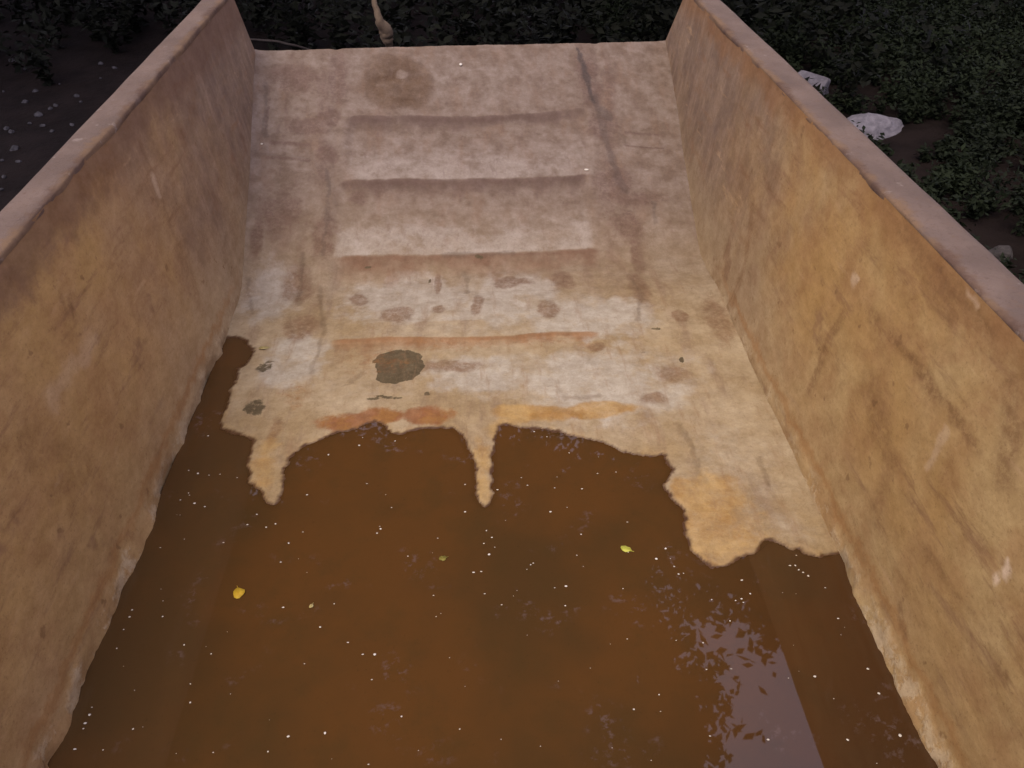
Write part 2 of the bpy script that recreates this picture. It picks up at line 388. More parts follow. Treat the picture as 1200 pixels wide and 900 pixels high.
nx, ny = 300, 640
s_ = np.linspace(-1, 1, nx); t_ = np.concatenate([np.linspace(0, .30, 90, endpoint=False), np.linspace(.30, 1, ny-90)])
SX, TY = np.meshgrid(s_, t_, indexing='ij')
x0 = SX*1.18
Y = -.35+(y_end(x0)+.35)*TY
zb = base_z(x0, Y)
X = SX*(wallx(zb)+.012)
sdist = signed_dist(X, Y, poly)
sdist = sdist+.014*fbm(X*13, Y*13, 201)+.010*fbm(X*40, Y*40, 202)+.005*fbm(X*110, Y*90, 203)
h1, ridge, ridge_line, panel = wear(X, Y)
dry = np.minimum(sdist*.09, .010+np.clip(sdist-.12, 0, 1)*.02)
deep = -.075*(1-np.exp(np.minimum(sdist, 0)/.30))
prof = np.where(sdist > 0, dry, deep)
prof = prof*(1-sstep(3.3, 3.6, Y))+.010*sstep(3.3, 3.6, Y)
lump = .006*fbm(X*4, Y*4, 60)+.0022*fbm(X*22, Y*22, 61)+.001*fbm(X*70, Y*70, 62)
lump = lump*np.clip(np.abs(sdist)/.05, .15, 1)
# long rail lines beside the centre panel
rl = np.array([fl(393, 75)[:2], fl(385, 400)[:2]]); rr = np.array([fl(700, 75)[:2], fl(712, 400)[:2]])
xl = np.interp(Y, [rl[1, 1], rl[0, 1]], [rl[1, 0], rl[0, 0]]); xr = np.interp(Y, [rr[1, 1], rr[0, 1]], [rr[1, 0], rr[0, 0]])
chute = sstep(3.0, 3.4, Y)
seam = (np.exp(-((X-xl)/.03)**2)+np.exp(-((X-xr)/.03)**2))*chute
Z = zb+prof+lump+h1*sstep(.02, .08, sdist)-.006*seam
# small patches on the outer thirds (plate overlaps)
for (u0, v0, u1, v1) in ((310, 168, 368, 185), (728, 160, 782, 175)):
    a = fl(u0, v0); b = fl(u1, v1); ym, yn = max(a[1], b[1]), min(a[1], b[1])
    inx = sstep(a[0], a[0]+.03, X)*(1-sstep(b[0]-.03, b[0], X))
    Z -= .010*inx*(sstep(yn-.01, yn, Y)*(1-sstep(ym-.02, ym+.01, Y)))
# fillet of packed mud along the side plates
e = wallx(zb)-np.abs(X)
Z += .008*np.exp(-np.clip(e, 0, 1)/.035)*sstep(2.9, 3.6, Y)
Z = np.where((sdist > 0), np.maximum(Z, np.minimum(.004, sdist*.2)+.0015*(1+fbm(X*30, Y*30, 64))), Z)
P = np.stack([X, Y, Z], -1)
me = grid_mesh('bed_floor', P)
cn = fbm(X*6, Y*6, 70)
WX = fbm(X*9, Y*9, 300, 5); WY = fbm(X*9, Y*7, 310, 5)
pale = np.zeros_like(X)
for q in ((480,352,75,30,.5,1),(600,352,60,32,.5,2),(690,375,70,24,.5,3),(345,425,38,30,.5,4),(320,350,30,40,.6,5),(700,450,110,40,.6,6),(560,440,60,22,.5,7),(640,560,70,60,0,8),(860,560,60,80,.6,9),(500,180,110,18,.6,10),(620,180,70,20,.6,11),(560,95,90,22,.7,12),(640,265,70,18,.6,13),(450,265,60,18,.6,14),(920,620,50,30,.5,15)):
    if q[4]: pale = np.maximum(pale, (.85 if 300 < q[1] < 480 else .30)*blob(X, Y, *q[:4], q[4], .45, q[5]))
brown = np.zeros_like(X)
for q in ((465,372,22,12,.25),(515,366,10,6,.3),(512,335,5,16,.3),(643,366,12,11,.3),(350,340,18,30,.5),(355,385,22,16,.4),(735,268,16,22,.5),(745,300,9,30,.4),(300,285,8,30,.4),(360,150,26,10,.4),(420,350,10,8,.3),(560,360,7,12,.3),(600,330,24,8,.3),(660,330,18,10,.3),(700,410,10,6,.3),(530,430,40,8,.5),(770,470,18,8,.4),(750,345,14,22,.5),(795,376,9,8,.3),(720,215,26,14,.6),(690,95,16,36,.5),(705,150,18,20,.5),(385,138,13,12,.4),(384,180,12,12,.4),(345,90,34,18,.7),(395,90,14,34,.5),(330,250,30,34,.6),(380,280,18,30,.5),(418,230,14,10,.5),(320,510,10,24,.5),(738,235,40,14,.6),(785,440,22,10,.6),(840,380,16,26,.5)):
    brown = np.maximum(brown, .72*blob(X, Y, *q, .4, q[0] % 17))
for q in ((339,100,3,70),(313,130,2,40)):
    brown = np.maximum(brown, .5*blob(X, Y, *q, .5, .4, 3))
# faint cross scratches of the plate overlaps
for (u0, u1, v) in ((312,368,167),(308,368,185),(728,775,158),(728,780,173)):
    a = fl(u0, v); b = fl(u1, v)
    brown = np.maximum(brown, .75*np.exp(-((Y-a[1]-.006*fbm(X*12, X*0, 5))/.014)**2)*sstep(a[0], a[0]+.03, X)*(1-sstep(b[0]-.03, b[0], X)))
brown = np.maximum(brown, ridge_line*1.0)
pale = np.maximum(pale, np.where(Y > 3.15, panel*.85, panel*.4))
strip = np.maximum(np.exp(-((X-xl+.07)/.055)**2), np.exp(-((X-xr-.06)/.06)**2))*chute
brown = np.maximum(brown, strip*np.clip(.42+.55*fbm(X*6, Y*4, 330), 0, .8))
brown = np.maximum(brown, .42*seam*(.6+.6*fbm(X*5, Y*3, 44)))
olive = np.zeros_like(X)
for q in ((467,430,27,19,.12),(312,432,14,8,.6),(300,480,12,14,.6),(502,466,5,3,.3),(455,468,18,2,.4),(440,472,10,2,.4),(768,391,8,2,.3),(798,425,4,4,.3),(560,303,6,2,.3),(433,311,5,2,.3),(502,330,3,3,.5)):
    olive = np.maximum(olive, (.88 if q[0] == 467 else .5)*blob(X, Y, *q, .28, q[1] % 13, 18))
ring = blob(X, Y, 467, 98, 43, 33, .12, .16, 3, 10)
inner = blob(X, Y, 467, 98, 34, 26, .25, .2, 4, 10)
def scrape(U, width, seed):
    pts_ = [fl(*q)[:2] for q in U]; Xw = X+.016*fbm(X*20, Y*20, seed, 5); Yw = Y+.016*fbm(X*20, Y*20, seed+7, 5)
    d = np.full(X.shape, 9.)
    for a, b in zip(pts_, pts_[1:]):
        e_ = b-a; t = np.clip(((Xw-a[0])*e_[0]+(Yw-a[1])*e_[1])/(e_@e_), 0, 1); d = np.minimum(d, np.hypot(Xw-a[0]-t*e_[0], Yw-a[1]-t*e_[1]))
    w_ = width*(.6+.9*np.clip(fbm(X*9, Y*9, seed+3)+.4, 0, 1)); return 1-sstep(w_*.5, w_*1.3, d)
crack = scrape([(678,62),(684,85),(689,105),(694,120)], .018, 400)
crack = np.maximum(crack, .55*scrape([(694,118),(702,130),(712,140)], .040, 410))
crack = np.maximum(crack, .45*scrape([(704,140),(712,175),(722,205),(732,225)], .028, 420))
for k_, q_ in enumerate([[(383,200),(386,240),(378,300)],[(355,300),(352,340),(350,360)],[(290,330),(296,370)],[(375,340),(380,390),(366,440)],[(312,100),(311,160)],[(545,318),(548,345)],[(425,440),(405,455)],[(765,240),(768,262)],[(660,470),(700,466)],[(795,500),(812,530),(818,560)],[(520,300),(600,299)],[(890,540),(900,570)],[(740,330),(752,350),(745,380)]]):
    crack = np.maximum(crack, .42*scrape(q_, .014, 430+11*k_))
stain = np.clip(.62*ring+.38*inner*np.clip(.65+fbm(X*18, Y*18, 77), 0, 1), 0, 1); stain = stain*(1-blob(X, Y, 471, 88, 7, 5, .15, .15, 6)); pale = pale*(1-ring); brown = np.clip(brown*(1-blob(X, Y, 471, 88, 7, 5, .15, .15, 6)), 0, 1)
rust = np.zeros_like(X)
for q in ((405,496,40,11,.5),(450,489,30,9,.5),(500,488,34,9,.5),(345,462,24,14,.8),(440,425,50,18,.9),(650,402,70,9,.8),(520,407,60,9,.8),(345,470,12,14,.6)):
    rust = np.maximum(rust, (.9 if q[1] > 480 else .40)*blob(X, Y, *q, .35, q[0] % 11, 12))
ochre = np.zeros_like(X)
for q in ((625,485,48,11,.3),(700,483,58,9,.3)):
    ochre = np.maximum(ochre, .8*blob(X, Y, *q, .3, q[0] % 7, 12))
for q in ((835,615,62,62,.5),(800,580,20,22,.3),(565,560,16,40,.6),(590,505,16,12,.5),(310,545,20,40,.8),(600,490,14,10,.5)):
    ochre = np.maximum(ochre, .70*blob(X, Y, *q, .5, q[0] % 7, 9))
rust = np.maximum(rust, .55*blob(X, Y, 640, 487, 50, 6, .6, .4, 9, 16))
# shoreline stain
ochre = np.maximum(ochre, .45*np.exp(-np.clip(sdist, 0, 9)/.05)*(cn > -.1))
wet = 1-sstep(.0, .012, sdist+.006*fbm(X*30, Y*30, 80))
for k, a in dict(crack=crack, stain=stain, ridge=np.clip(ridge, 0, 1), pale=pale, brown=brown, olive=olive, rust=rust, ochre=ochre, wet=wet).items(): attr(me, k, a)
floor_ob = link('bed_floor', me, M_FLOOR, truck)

# tail lip: thick edge of the floor plate, and underside
lipV = []; lipF = []
for i in range(nx):
    p = P[i, -1]
    lipV += [(p[0], p[1]+.0005, p[2]-.001), (p[0], p[1]+.035, p[2]-.012), (p[0], p[1]+.03, p[2]-.12), (p[0], -.35, -.22) if False else (p[0], p[1]-.3, p[2]-.26)]
for i in range(nx-1):
    for k in range(3):
        a = i*4+k; lipF.append((a, a+4, a+5, a+1))
link('tail_lip', mesh_from('tail_lip', lipV, lipF), M_RAIL, truck)

def rail_z(side, y): return 1.043+(y-1.98)*.0276 if side < 0 else 1.012+(y-1.5)*.001
def end_y(side, z): return 4.913-(z-.76)*.33 if side < 0 else 5.421-(z-.64)*.67
for side, mt, pts in ((-1, M_WL, LW), (1, M_WR, RW)):
    wp = np.array([at(*q)[:2] for q in pts]); wp = wp[np.argsort(wp[:, 1])]
    ny2, nz2 = 520, 130
    tt, zz = np.meshgrid(np.linspace(0, 1, ny2), np.linspace(0, 1, nz2), indexing='ij')
    yy = -.35+5.3*tt
    ztop = rail_z(side, yy)-.004; z = -.22+(ztop+.22)*zz
    yy = -.35+(end_y(side, z)+.35)*tt
    ztop = rail_z(side, yy)-.004; z = -.22+(ztop+.22)*zz
    crust = (1.18-np.abs(np.interp(yy, wp[:, 1], wp[:, 0], left=side*1.18, right=side*1.18)))
    crust = (np.clip(crust, -.016, .016)*.8+.007*fbm(yy*16, z*9, 210)+.004*fbm(yy*50, z*30, 211))*np.exp(-np.clip(z, 0, 9)/.05)
    crust = crust*(yy < wp[-1, 1]+.05)
    big = .010*fbm(yy*.8, z*1.2, 90+side)+.0015*fbm(yy*5, z*5, 92+side)+.0008*fbm(yy*22, z*22, 93)
    big = big*np.clip(.2+np.abs(z)/.10, 0, 1)*(1-sstep(.93, 1, tt)*.8)
    lumps = .005*np.exp(-((z-.04-.03*fbm(yy*5, yy*0, 3))/.03)**2)*(.5+fbm(yy*14, z*20, 97))*(yy < 3.2)
    xi = side*(wallx(z)-crust-big-lumps)
    def onwall(u, v):
        d = FW+RT*(u-600)/FPX-UP*(v-450)/FPX; t = side*(1.18+.115*H)/(d[0]-side*.115*d[2]); q = np.array([0, 0, H])+t*d; return q[1:]
    mark = np.zeros_like(yy); lite = np.zeros_like(yy)
    segs = {1: [((1042,395),(1085,440),(1142,520),14,.7),((884,235),(872,310),(846,385),9,.55),((985,370),(968,410),(948,460),9,.6),((838,330),(830,385),(834,400),16,.5),((1185,450),(1178,520),(1176,560),26,.6),((1020,455),(1045,540),(1030,600),34,.45),((1052,710),(1056,730),(1060,745),12,.6),((1165,760),(1180,790),(1172,785),16,.6),((900,80),(925,130),(905,170),10,.3),((1060,270),(1100,330),(1160,390),20,.5),((1022,372),(1024,374),(1026,374),12,.6),((985,450),(987,452),(986,450),9,.6),((1085,640),(1120,700),(1150,735),12,.35)],
            -1: [((165,170),(190,230),(215,300),7,.35),((88,350),(86,358),(88,368),8,.8),((72,350),(74,356),(72,352),10,.5),((118,160),(132,190),(100,215),26,.6),((60,240),(80,250),(62,265),18,.5),((40,520),(100,540),(60,580),30,.35),((150,700),(130,750),(140,720),14,.4),((215,300),(228,330),(232,350),12,.35),((22,515),(28,522),(24,519),14,.6),((225,90),(230,130),(215,160),10,.35)]}[side]
    ls = {1: [((1182,655),(1178,672),(1180,668),5,.9),((1172,675),(1170,680),(1171,678),4,.9),((1000,325),(1004,330),(1002,328),7,.6),((1130,345),(1150,360),(1140,352),10,.4),((1110,500),(1090,545),(1096,530),8,.35)], -1: [((180,210),(186,225),(184,220),8,.4),((110,400),(60,470),(80,440),20,.25)]}[side]
    yw_ = yy+.03*fbm(yy*12, z*12, 501, 5); zw_ = z+.03*fbm(yy*12, z*12, 511, 5)
    for arr, LL in ((mark, segs), (lite, ls)):
        for a, b, c_, wpx, st in LL:
            A_ = [onwall(*q) for q in (a, b, c_)]; wid = wpx*np.linalg.norm(onwall(b[0]+1, b[1])-onwall(*b))*.35
            d = np.full(yy.shape, 9.)
            for q0, q1 in zip(A_, A_[1:]):
                e_ = q1-q0; t = np.clip(((yw_-q0[0])*e_[0]+(zw_-q0[1])*e_[1])/(e_@e_+1e-9), 0, 1); d = np.minimum(d, np.hypot(yw_-q0[0]-t*e_[0], zw_-q0[1]-t*e_[1]))
            ww = max(.006, wid)*(.5+np.clip(fbm(yy*8, z*8, 520)+.5, 0, 1)); np.maximum(arr, st*(1-sstep(ww*.4, ww*1.6, d)), out=arr)
    # inner face + end + outer face as one shell
    Pin = np.stack([xi, yy, z], -1)
    Pout = Pin.copy(); Pout[..., 0] = side*(wallx(z)+.06)
    shell = np.concatenate([Pin[:, :], ], 0)
    m1 = grid_mesh('side_wall', Pin, flip=(side < 0)); attr(m1, 'mark', mark); attr(m1, 'lite', lite)
    V = list(map(tuple, Pin[-1].tolist()))+[(side*(wallx(q[2])+.06), q[1], q[2]) for q in Pin[-1].tolist()]
    V += [(side*(wallx(q)+.06), -.35, q) for q in np.linspace(-.22, float(ztop[0, -1]), nz2)]
    F = []
    for k in range(nz2-1):
        F.append((k, k+1, nz2+k+1, nz2+k)); F.append((nz2+k, nz2+k+1, 2*nz2+k+1, 2*nz2+k))
    w = link('side_wall', m1, mt, truck)
    bm = bmesh.new(); bm.from_mesh(m1)
    base = len(bm.verts); vs = [bm.verts.new(v) for v in V]
    for f in F: 
        fc = bm.faces.new([vs[k] for k in f]); fc.smooth = False
    bm.to_mesh(m1); bm.free()
    # top rail: rounded box section run along the wall
    wi, wo_ = (1.300, 1.415) if side < 0 else (1.297, 1.440)
    r = .012
    sec = [(wi+.003, -.012), (wi, -.002), (wi+.001, .010), (wi+.005, .015), (wi+.04, .016), (wo_-r*2, .0155), (wo_-.003, .013), (wo_, .007), (wo_, -.13), (wo_-.02, -.14), (wi+.05, -.14)]
    n = 200; PR = np.zeros((n, len(sec), 3))
    for i in range(n):
        y = -.35+(end_y(side, 1.05)+.004+.35)*i/(n-1)
        for k, (sx, sz) in enumerate(sec):
            jx = .005*(mnoise.noise(Vector((y*4, k*.3, side)))+.5*mnoise.noise(Vector((y*17, k*.5, side+5)))) if k in (0, 1, 2, 3) else .0015*mnoise.noise(Vector((y*2, k, side)))
            PR[i, k] = (side*(sx+jx), y, rail_z(side, y)+sz-.012+.002*mnoise.noise(Vector((y*6, k*.2, 3))))
    m2 = grid_mesh('top_rail', PR, flip=(side > 0))
    bm = bmesh.new(); bm.from_mesh(m2); bm.verts.ensure_lookup_table()
    bm.faces.new([bm.verts[(n-1)*len(sec)+k] for k in range(len(sec))])
    bm.to_mesh(m2); bm.free()
    link('top_rail', m2, M_RAIL, truck)
    # outer ribs
    for yr in (.3, 1.3, 2.3, 3.3, 4.3):
        bm = bmesh.new(); zt = rail_z(side, yr)-.15
        v = []
        for yy_ in (yr-.06, yr+.06):
            for (xx, z_) in ((wallx(-.2)+.06, -.2), (wallx(-.2)+.13, -.2), (wallx(zt)+.13, zt), (wallx(zt)+.06, zt)):
                v.append(bm.verts.new((side*xx, yy_, z_)))
        for f in ((0,1,2,3),(7,6,5,4),(1,5,6,2),(0,4,5,1),(3,2,6,7)): bm.faces.new([v[k] for k in f])
        from_bm('rib', bm, M_STEEL, truck)
# headboard behind the frame's lower edge
bm = bmesh.new(); add_box(bm, (-1.31, -.43, -.22), (1.31, -.35, 1.0)); bmesh.ops.bevel(bm, geom=bm.edges[:], offset=.01, segments=2)
from_bm('headboard', bm, M_STEEL, truck)
bm = bmesh.new(); add_box(bm, (-1.24, -.35, -.30), (1.24, 3.6, -.222)); from_bm('underplate', bm, M_STEEL, truck)
for sx in (-.45, .45):
    bm = bmesh.new(); add_box(bm, (sx-.06, -1.6, -.62), (sx+.06, 4.2, -.302)); from_bm('chassis_beam', bm, M_DARK, truck)
for yw in (1.1, 2.9):
    bm = bmesh.new(); add_tube(bm, [(-1.0, yw, -.88), (1.0, yw, -.88)], .09, 12); from_bm('axle', bm, M_DARK, truck)
    for sx in (-1, 1):
        bm = bmesh.new(); prof_ = [(.30, -.17), (.50, -.19), (.60, -.16), (.62, -.08), (.62, .08), (.60, .16), (.50, .19), (.30, .17), (.30, -.17)]
        K = 40; rings = []
        for k in range(K):
            a = 2*math.pi*k/K; tr = .02 if k % 2 else 0
            rings.append([bm.verts.new((sx*1.0+w_, yw+(rr_-(tr if rr_ > .59 else 0))*math.cos(a), -.88+(rr_-(tr if rr_ > .59 else 0))*math.sin(a))) for rr_, w_ in prof_[:-1]])
        for k in range(K):
            A, B = rings[k], rings[(k+1) % K]
            for j in range(8): bm.faces.new((A[j], A[(j+1) % 8], B[(j+1) % 8], B[j]))
        wh = from_bm('wheel', bm, M_TYRE, truck, True)
        bm = bmesh.new(); add_tube(bm, [(sx*1.0-.10, yw, -.88), (sx*1.0+.10, yw, -.88)], .302, 28); from_bm('wheel_rim', bm, M_DARK, wh)

# ------------------------------------------------------------------ water
wx, wy = np.meshgrid(np.linspace(-1.186, 1.186, 180), np.linspace(-.349, 3.35, 280), indexing='ij')
sdw = signed_dist(wx, wy, poly)
me = grid_mesh('water', np.stack([wx, wy, np.zeros_like(wx)], -1))
attr(me, 'depth', np.where(sdw < 0, .075*(1-np.exp(np.minimum(sdw, 0)/.30)), 0))
w = link('water', me, M_WATER); w['kind'] = 'structure'

# height of the bed at a spot (nearest grid sample)
def bed_z(x, y):
    d = (X-x)**2+(Y-y)**2; k = int(np.argmin(d)); return float(Z.reshape(-1)[k])

# white flecks: foam bits and grit on the water, their bright glints painted as white
GL = [(188,642),(216,632),(290,615),(323,614),(312,618),(301,603),(329,659),(262,636),(155,715),(152,723),(145,738),(137,760),(216,756),(332,712),(357,778),(375,735),(338,863),(381,859),(314,881),(250,882),(108,829),(105,838),(100,848),(98,854),(88,878),(446,620),(442,625),(513,631),(478,652),(564,670),(555,671),(568,696),(588,709),(508,698),(408,753),(439,767),(425,767),(381,860),(570,622),(567,637),(573,650),(622,662),(676,651),(663,687),(650,689),(735,749),(780,643),(769,655),(795,673),(801,672),(790,664),(834,703),(862,704),(869,702),(871,706),(869,680),(879,696),(926,663),(932,663),(936,668),(941,671),(947,675),(967,689),(925,663),(982,725),(1017,784),(1030,813),(955,793),(1055,862),(993,867),(900,867),(774,834),(430,567),(452,580),(459,595),(445,617),(421,522),(425,513),(463,517),(385,533),(360,580),(626,506),(641,512),(667,531),(700,555),(682,573),(618,569),(611,560),(645,600),(650,572),(735,612),(575,575),(572,560),(258,556),(244,511),(245,557),(240,594),(228,590),(221,578),(278,560),(232,555),(545,568),(583,574),(625,660),(545,600)]
V = []; F = []
def fleck(x, y, z, r):
    k = R_.randint(5, 7); b = len(V); a0 = R_.random()*6; el = R_.uniform(.5, 1)
    for i in range(k):
        a = a0+2*math.pi*i/k; q = r*R_.uniform(.7, 1.2); V.append((x+q*math.cos(a), y+q*el*math.sin(a), z+.0008))
    V.append((x, y, z+r*.5))
    for i in range(k): F.append((b+i, b+(i+1) % k, b+k))
for (u, v) in GL:
    p = at(u, v); fleck(p[0], p[1], .0005, R_.uniform(.0022, .0050))
for _ in range(80):
    for _t in range(50):
        u = R_.uniform(110, 1060); v = R_.uniform(505, 898); p = at(u, v)
        if abs(p[0]) < 1.12 and signed_dist(np.array([p[0]]), np.array([p[1]]), poly)[0] < -.02: break
    fleck(p[0], p[1], .0004, R_.choice([.0012, .0016, .0022, .003]))
tag(link('floating_flecks', mesh_from('floating_flecks', V, F), M_GLINT, None, False), 'tiny flecks floating on the brown water, their glints painted white', 'flecks', kind='stuff')
def glint(u, v, rx, ry, label):  # small white lump painted as the glint of a tiny water drop
    p = fl(u, v); bm = bmesh.new()
    bmesh.ops.create_icosphere(bm, subdivisions=2, radius=1)
    for q in bm.verts:
        q.co = Vector((q.co.x*rx, q.co.y*ry, q.co.z*min(rx, ry)*.5))*(1+.25*mnoise.noise(q.co*1.5+Vector((u, v, 0))))
    o = from_bm('white_glint', bm, M_GLINT, None, True); o.location = (p[0], p[1], bed_z(p[0], p[1])+.002)
    tag(o, label, 'glint')
glint(540, 78, .009, .022, 'small painted white chip on the tail plate, right of the round brown stain')
glint(687, 201, .013, .008, 'painted white chip at the right end of the second step from the tail')
glint(307, 170, .007, .007, 'tiny painted white chip at the far left foot of the left side wall')

# fallen leaves
def leaf(u, v, r, ang, mat, label, onfloor=False, asp=.7):
    n = 14; bm = bmesh.new(); rim = []
    c = bm.verts.new((0, 0, .0015))
    for k in range(n):
        a = 2*math.pi*k/n; q = r*(1+.10*math.sin(3*a)+.06*R_.uniform(-1, 1)+(.22 if k == 0 else 0))
        rim.append(bm.verts.new((q*math.cos(a), q*asp*math.sin(a), .001+.0035*R_.random()+.1*r*abs(math.sin(a)))))
    for k in range(n): bm.faces.new((c, rim[k], rim[(k+1) % n]))
    g_ = bmesh.ops.extrude_face_region(bm, geom=bm.faces[:]); 
    for q in g_['geom']:
        if isinstance(q, bmesh.types.BMVert): q.co.z -= .0008
    st = Vector((r*1.2, 0, .002)); add_tube(bm, [st*.8, st+Vector((r*.4, r*.08, .001))], .0008, 5)
    bmesh.ops.recalc_face_normals(bm, faces=bm.faces[:])
    o = from_bm('fallen_leaf', bm, mat, None, True)
    p = fl(u, v) if onfloor else at(u, v)
    o.location = (p[0], p[1], bed_z(p[0], p[1])+.003 if onfloor else .001); o.rotation_euler = (0, 0, ang)
    tag(o, label, 'leaf', 'small fallen leaves in the bed')
leaf(280, 696, .0205, 1.9, M_YEL, 'round bright yellow leaf floating on the left of the water', asp=.9)
leaf(733, 644, .0185, -.5, M_YG, 'pale yellow green leaf floating near the ochre sand bank', asp=.7)
leaf(519, 655, .0125, .3, leafmat('olive_leaf', (.16, .13, .025), (.24, .20, .04)), 'dull olive leaf floating below the pale notch at the middle of the shoreline', asp=.85)
leaf(365, 711, .0085, 1.2, M_TAN, 'tiny faded tan leaf floating right of the yellow leaf')
leaf(309, 410, .021, .1, M_TAN, 'crumpled straw coloured leaf on dry floor at the tip of the narrow water arm', True, .55)

# ------------------------------------------------------------------ outside: rocks, pebbles, sticks
def rock_mesh(name, sx, sy, sz, seed, mat, sub=4):
    bm = bmesh.new(); bmesh.ops.create_icosphere(bm, subdivisions=sub, radius=1)
    rr2 = random.Random(seed); planes = [(Vector((rr2.uniform(-1, 1), rr2.uniform(-1, 1), rr2.uniform(-.4, 1))).normalized(), rr2.uniform(.55, .85)) for _ in range(12)]
    for v in bm.verts:
        for nrm, d in planes:
            k = v.co.dot(nrm)-d
            if k > 0: v.co -= nrm*k*.9
        v.co += v.co.normalized()*(.09*mnoise.noise(v.co*2+Vector((seed, 0, 0)))+.03*mnoise.noise(v.co*7+Vector((seed, 3, 0))))
        v.co = Vector((v.co.x*sx, v.co.y*sy, v.co.z*sz))
    me = bpy.data.meshes.new(name); bm.to_mesh(me); bm.free(); me.materials.append(mat)
    return me
def gpt(u, v):
    z = GZ
    for _ in range(8): p = at(u, v, z); z = float(ground_z(p[0], p[1]))
    return Vector(at(u, v, z))
def rock(u, v, s, seed, mat, label, rot=0, cat='rock', lift=.2, name='rock'):
    me = rock_mesh(name, *s, seed, mat); o = bpy.data.objects.new(name, me); COL.objects.link(o)
    p = gpt(u, v); o.location = p+Vector((0, 0, s[2]*lift)); o.rotation_euler = (0, 0, rot); tag(o, label, cat)
    return o
rock(1020, 156, (.50, .27, .21), 4, M_ROCK, 'large pale grey boulder beside the bed, lower and wider of the two white rocks', .3)
rock(950, 108, (.33, .30, .25), 9, M_ROCK, 'smaller pale boulder half hidden behind the right top rail', 1.0)
rock(1172, 300, (.16, .13, .09), 13, M_ROCKD, 'dim grey stone on the ground right of the bed at the edge of the frame', .6)
rock(1135, 285, (.10, .09, .06), 15, M_ROCKD, 'small dim stone between the right top rail and the weeds', 1.6)
base_m = [rock_mesh('stone', .05, .04, .03, 30+k, M_PEB, 2) for k in range(4)]
pr = random.Random(5)
spots = [(15,72),(45,135),(18,175),(50,148),(85,147),(14,155),(35,145),(22,190),(60,128),(118,75),(70,165),(30,120),(95,120)]
while len(spots) < 46: spots.append((pr.uniform(2, 190), pr.uniform(70, 245)))
nst = 0
for (u, v) in spots:
    if v > 245-u*1.05-8: continue
    p = gpt(u, v); o = bpy.data.objects.new('stone', base_m[nst % 4]); COL.objects.link(o); nst += 1
    o.location = p+Vector((0, 0, .008)); k = pr.uniform(.35, 1.0) if nst > 3 else 1.3; o.scale = (k, k, k); o.rotation_euler = (0, 0, pr.random()*6)
    tag(o, {1: 'pale stone at the left edge of the picture, nearest the thicket', 4: 'brightest pale stone, nearest the left top rail on the dark earth',
            7: 'wide flat stone in the middle of the scattered stones left of the bed'}.get(nst, 'small pale stone on the dark earth left of the bed'), 'stone', 'small pale stones scattered on the dark earth left of the bed')

def pipe_ob(name, pts, rad, mat, label, cat, seed=1, n=10):
    bm = bmesh.new()
    pts = [Vector(p) for p in pts]; fine_ = []; fr_ = []
    for i in range(len(pts)-1):
        for k in range(6):
            t = k/6; fine_.append(pts[i].lerp(pts[i+1], t)+Vector((mnoise.noise(Vector((i+t, seed, 0))*2), mnoise.noise(Vector((i+t, seed, 5))*2), mnoise.noise(Vector((i+t, seed, 9))*2)))*rad[i]*.5); fr_.append(rad[i]*(1-t)+rad[i+1]*t)
    fine_.append(pts[-1]); fr_.append(rad[-1])
    add_tube(bm, fine_, fr_, n)
    o = from_bm(name, bm, mat, None, True); tag(o, label, cat); return o
def above(u, v, hgt):
    """a point standing hgt above the ground where this direction meets it"""
    z = GZ
    for _ in range(12): p = at(u, v, z+hgt); z = float(ground_z(p[0], p[1]))
    return Vector(at(u, v, z+hgt))
pipe_ob('broken_branch', [above(436, -22, 1.5), above(439, 6, 1.3), above(445, 24, 1.15), above(452, 36, 1.0), above(454, 46, .9), above(458, 58, .75)], [.022, .032, .045, .085, .07, .02], M_PALEWOOD,
        'pale peeled branch with a swollen lump, hanging in the dark thicket beyond the tail', 'branch', 3)
pipe_ob('dry_stick', [above(292, 46, .5), above(320, 48, .55), above(345, 53, .5), above(366, 59, .4), above(385, 66, .3)], [.012, .015, .015, .012, .008], M_STICK,
        'thin curved dry stick just beyond the far left corner of the bed', 'stick', 4)

# ------------------------------------------------------------------ leaves
def leaf_cloud(name, centers, sizes, mat, rs, up=.5, parent=None, asp=.45):
    n = len(centers); c = np.asarray(centers); s = np.asarray(sizes)[:, None]
    d = rs.normal(size=(n, 3)); d[:, 2] = d[:, 2]*.5+up*.3; d /= np.linalg.norm(d, axis=1)[:, None]
    nrm = rs.normal(size=(n, 3)); nrm[:, 2] += 1.2
    sdv = np.cross(d, nrm); sdv /= np.linalg.norm(sdv, axis=1)[:, None]+1e-9
    nn = np.cross(sdv, d)
    p = [c-d*s*.5, c+sdv*s*asp*.5+nn*s*.06, c+d*s*.55, c-sdv*s*asp*.5+nn*s*.06]
    V = np.stack(p, 1).reshape(-1, 3).astype(np.float32)
    me = bpy.data.meshes.new(name); me.vertices.add(4*n); me.vertices.foreach_set('co', V.reshape(-1))
    me.loops.add(4*n); me.loops.foreach_set('vertex_index', np.arange(4*n, dtype=np.int32))
    me.polygons.add(n); me.polygons.foreach_set('loop_start', np.arange(n, dtype=np.int32)*4)
    me.update(calc_edges=True)
    return link(name, me, mat, parent, False)

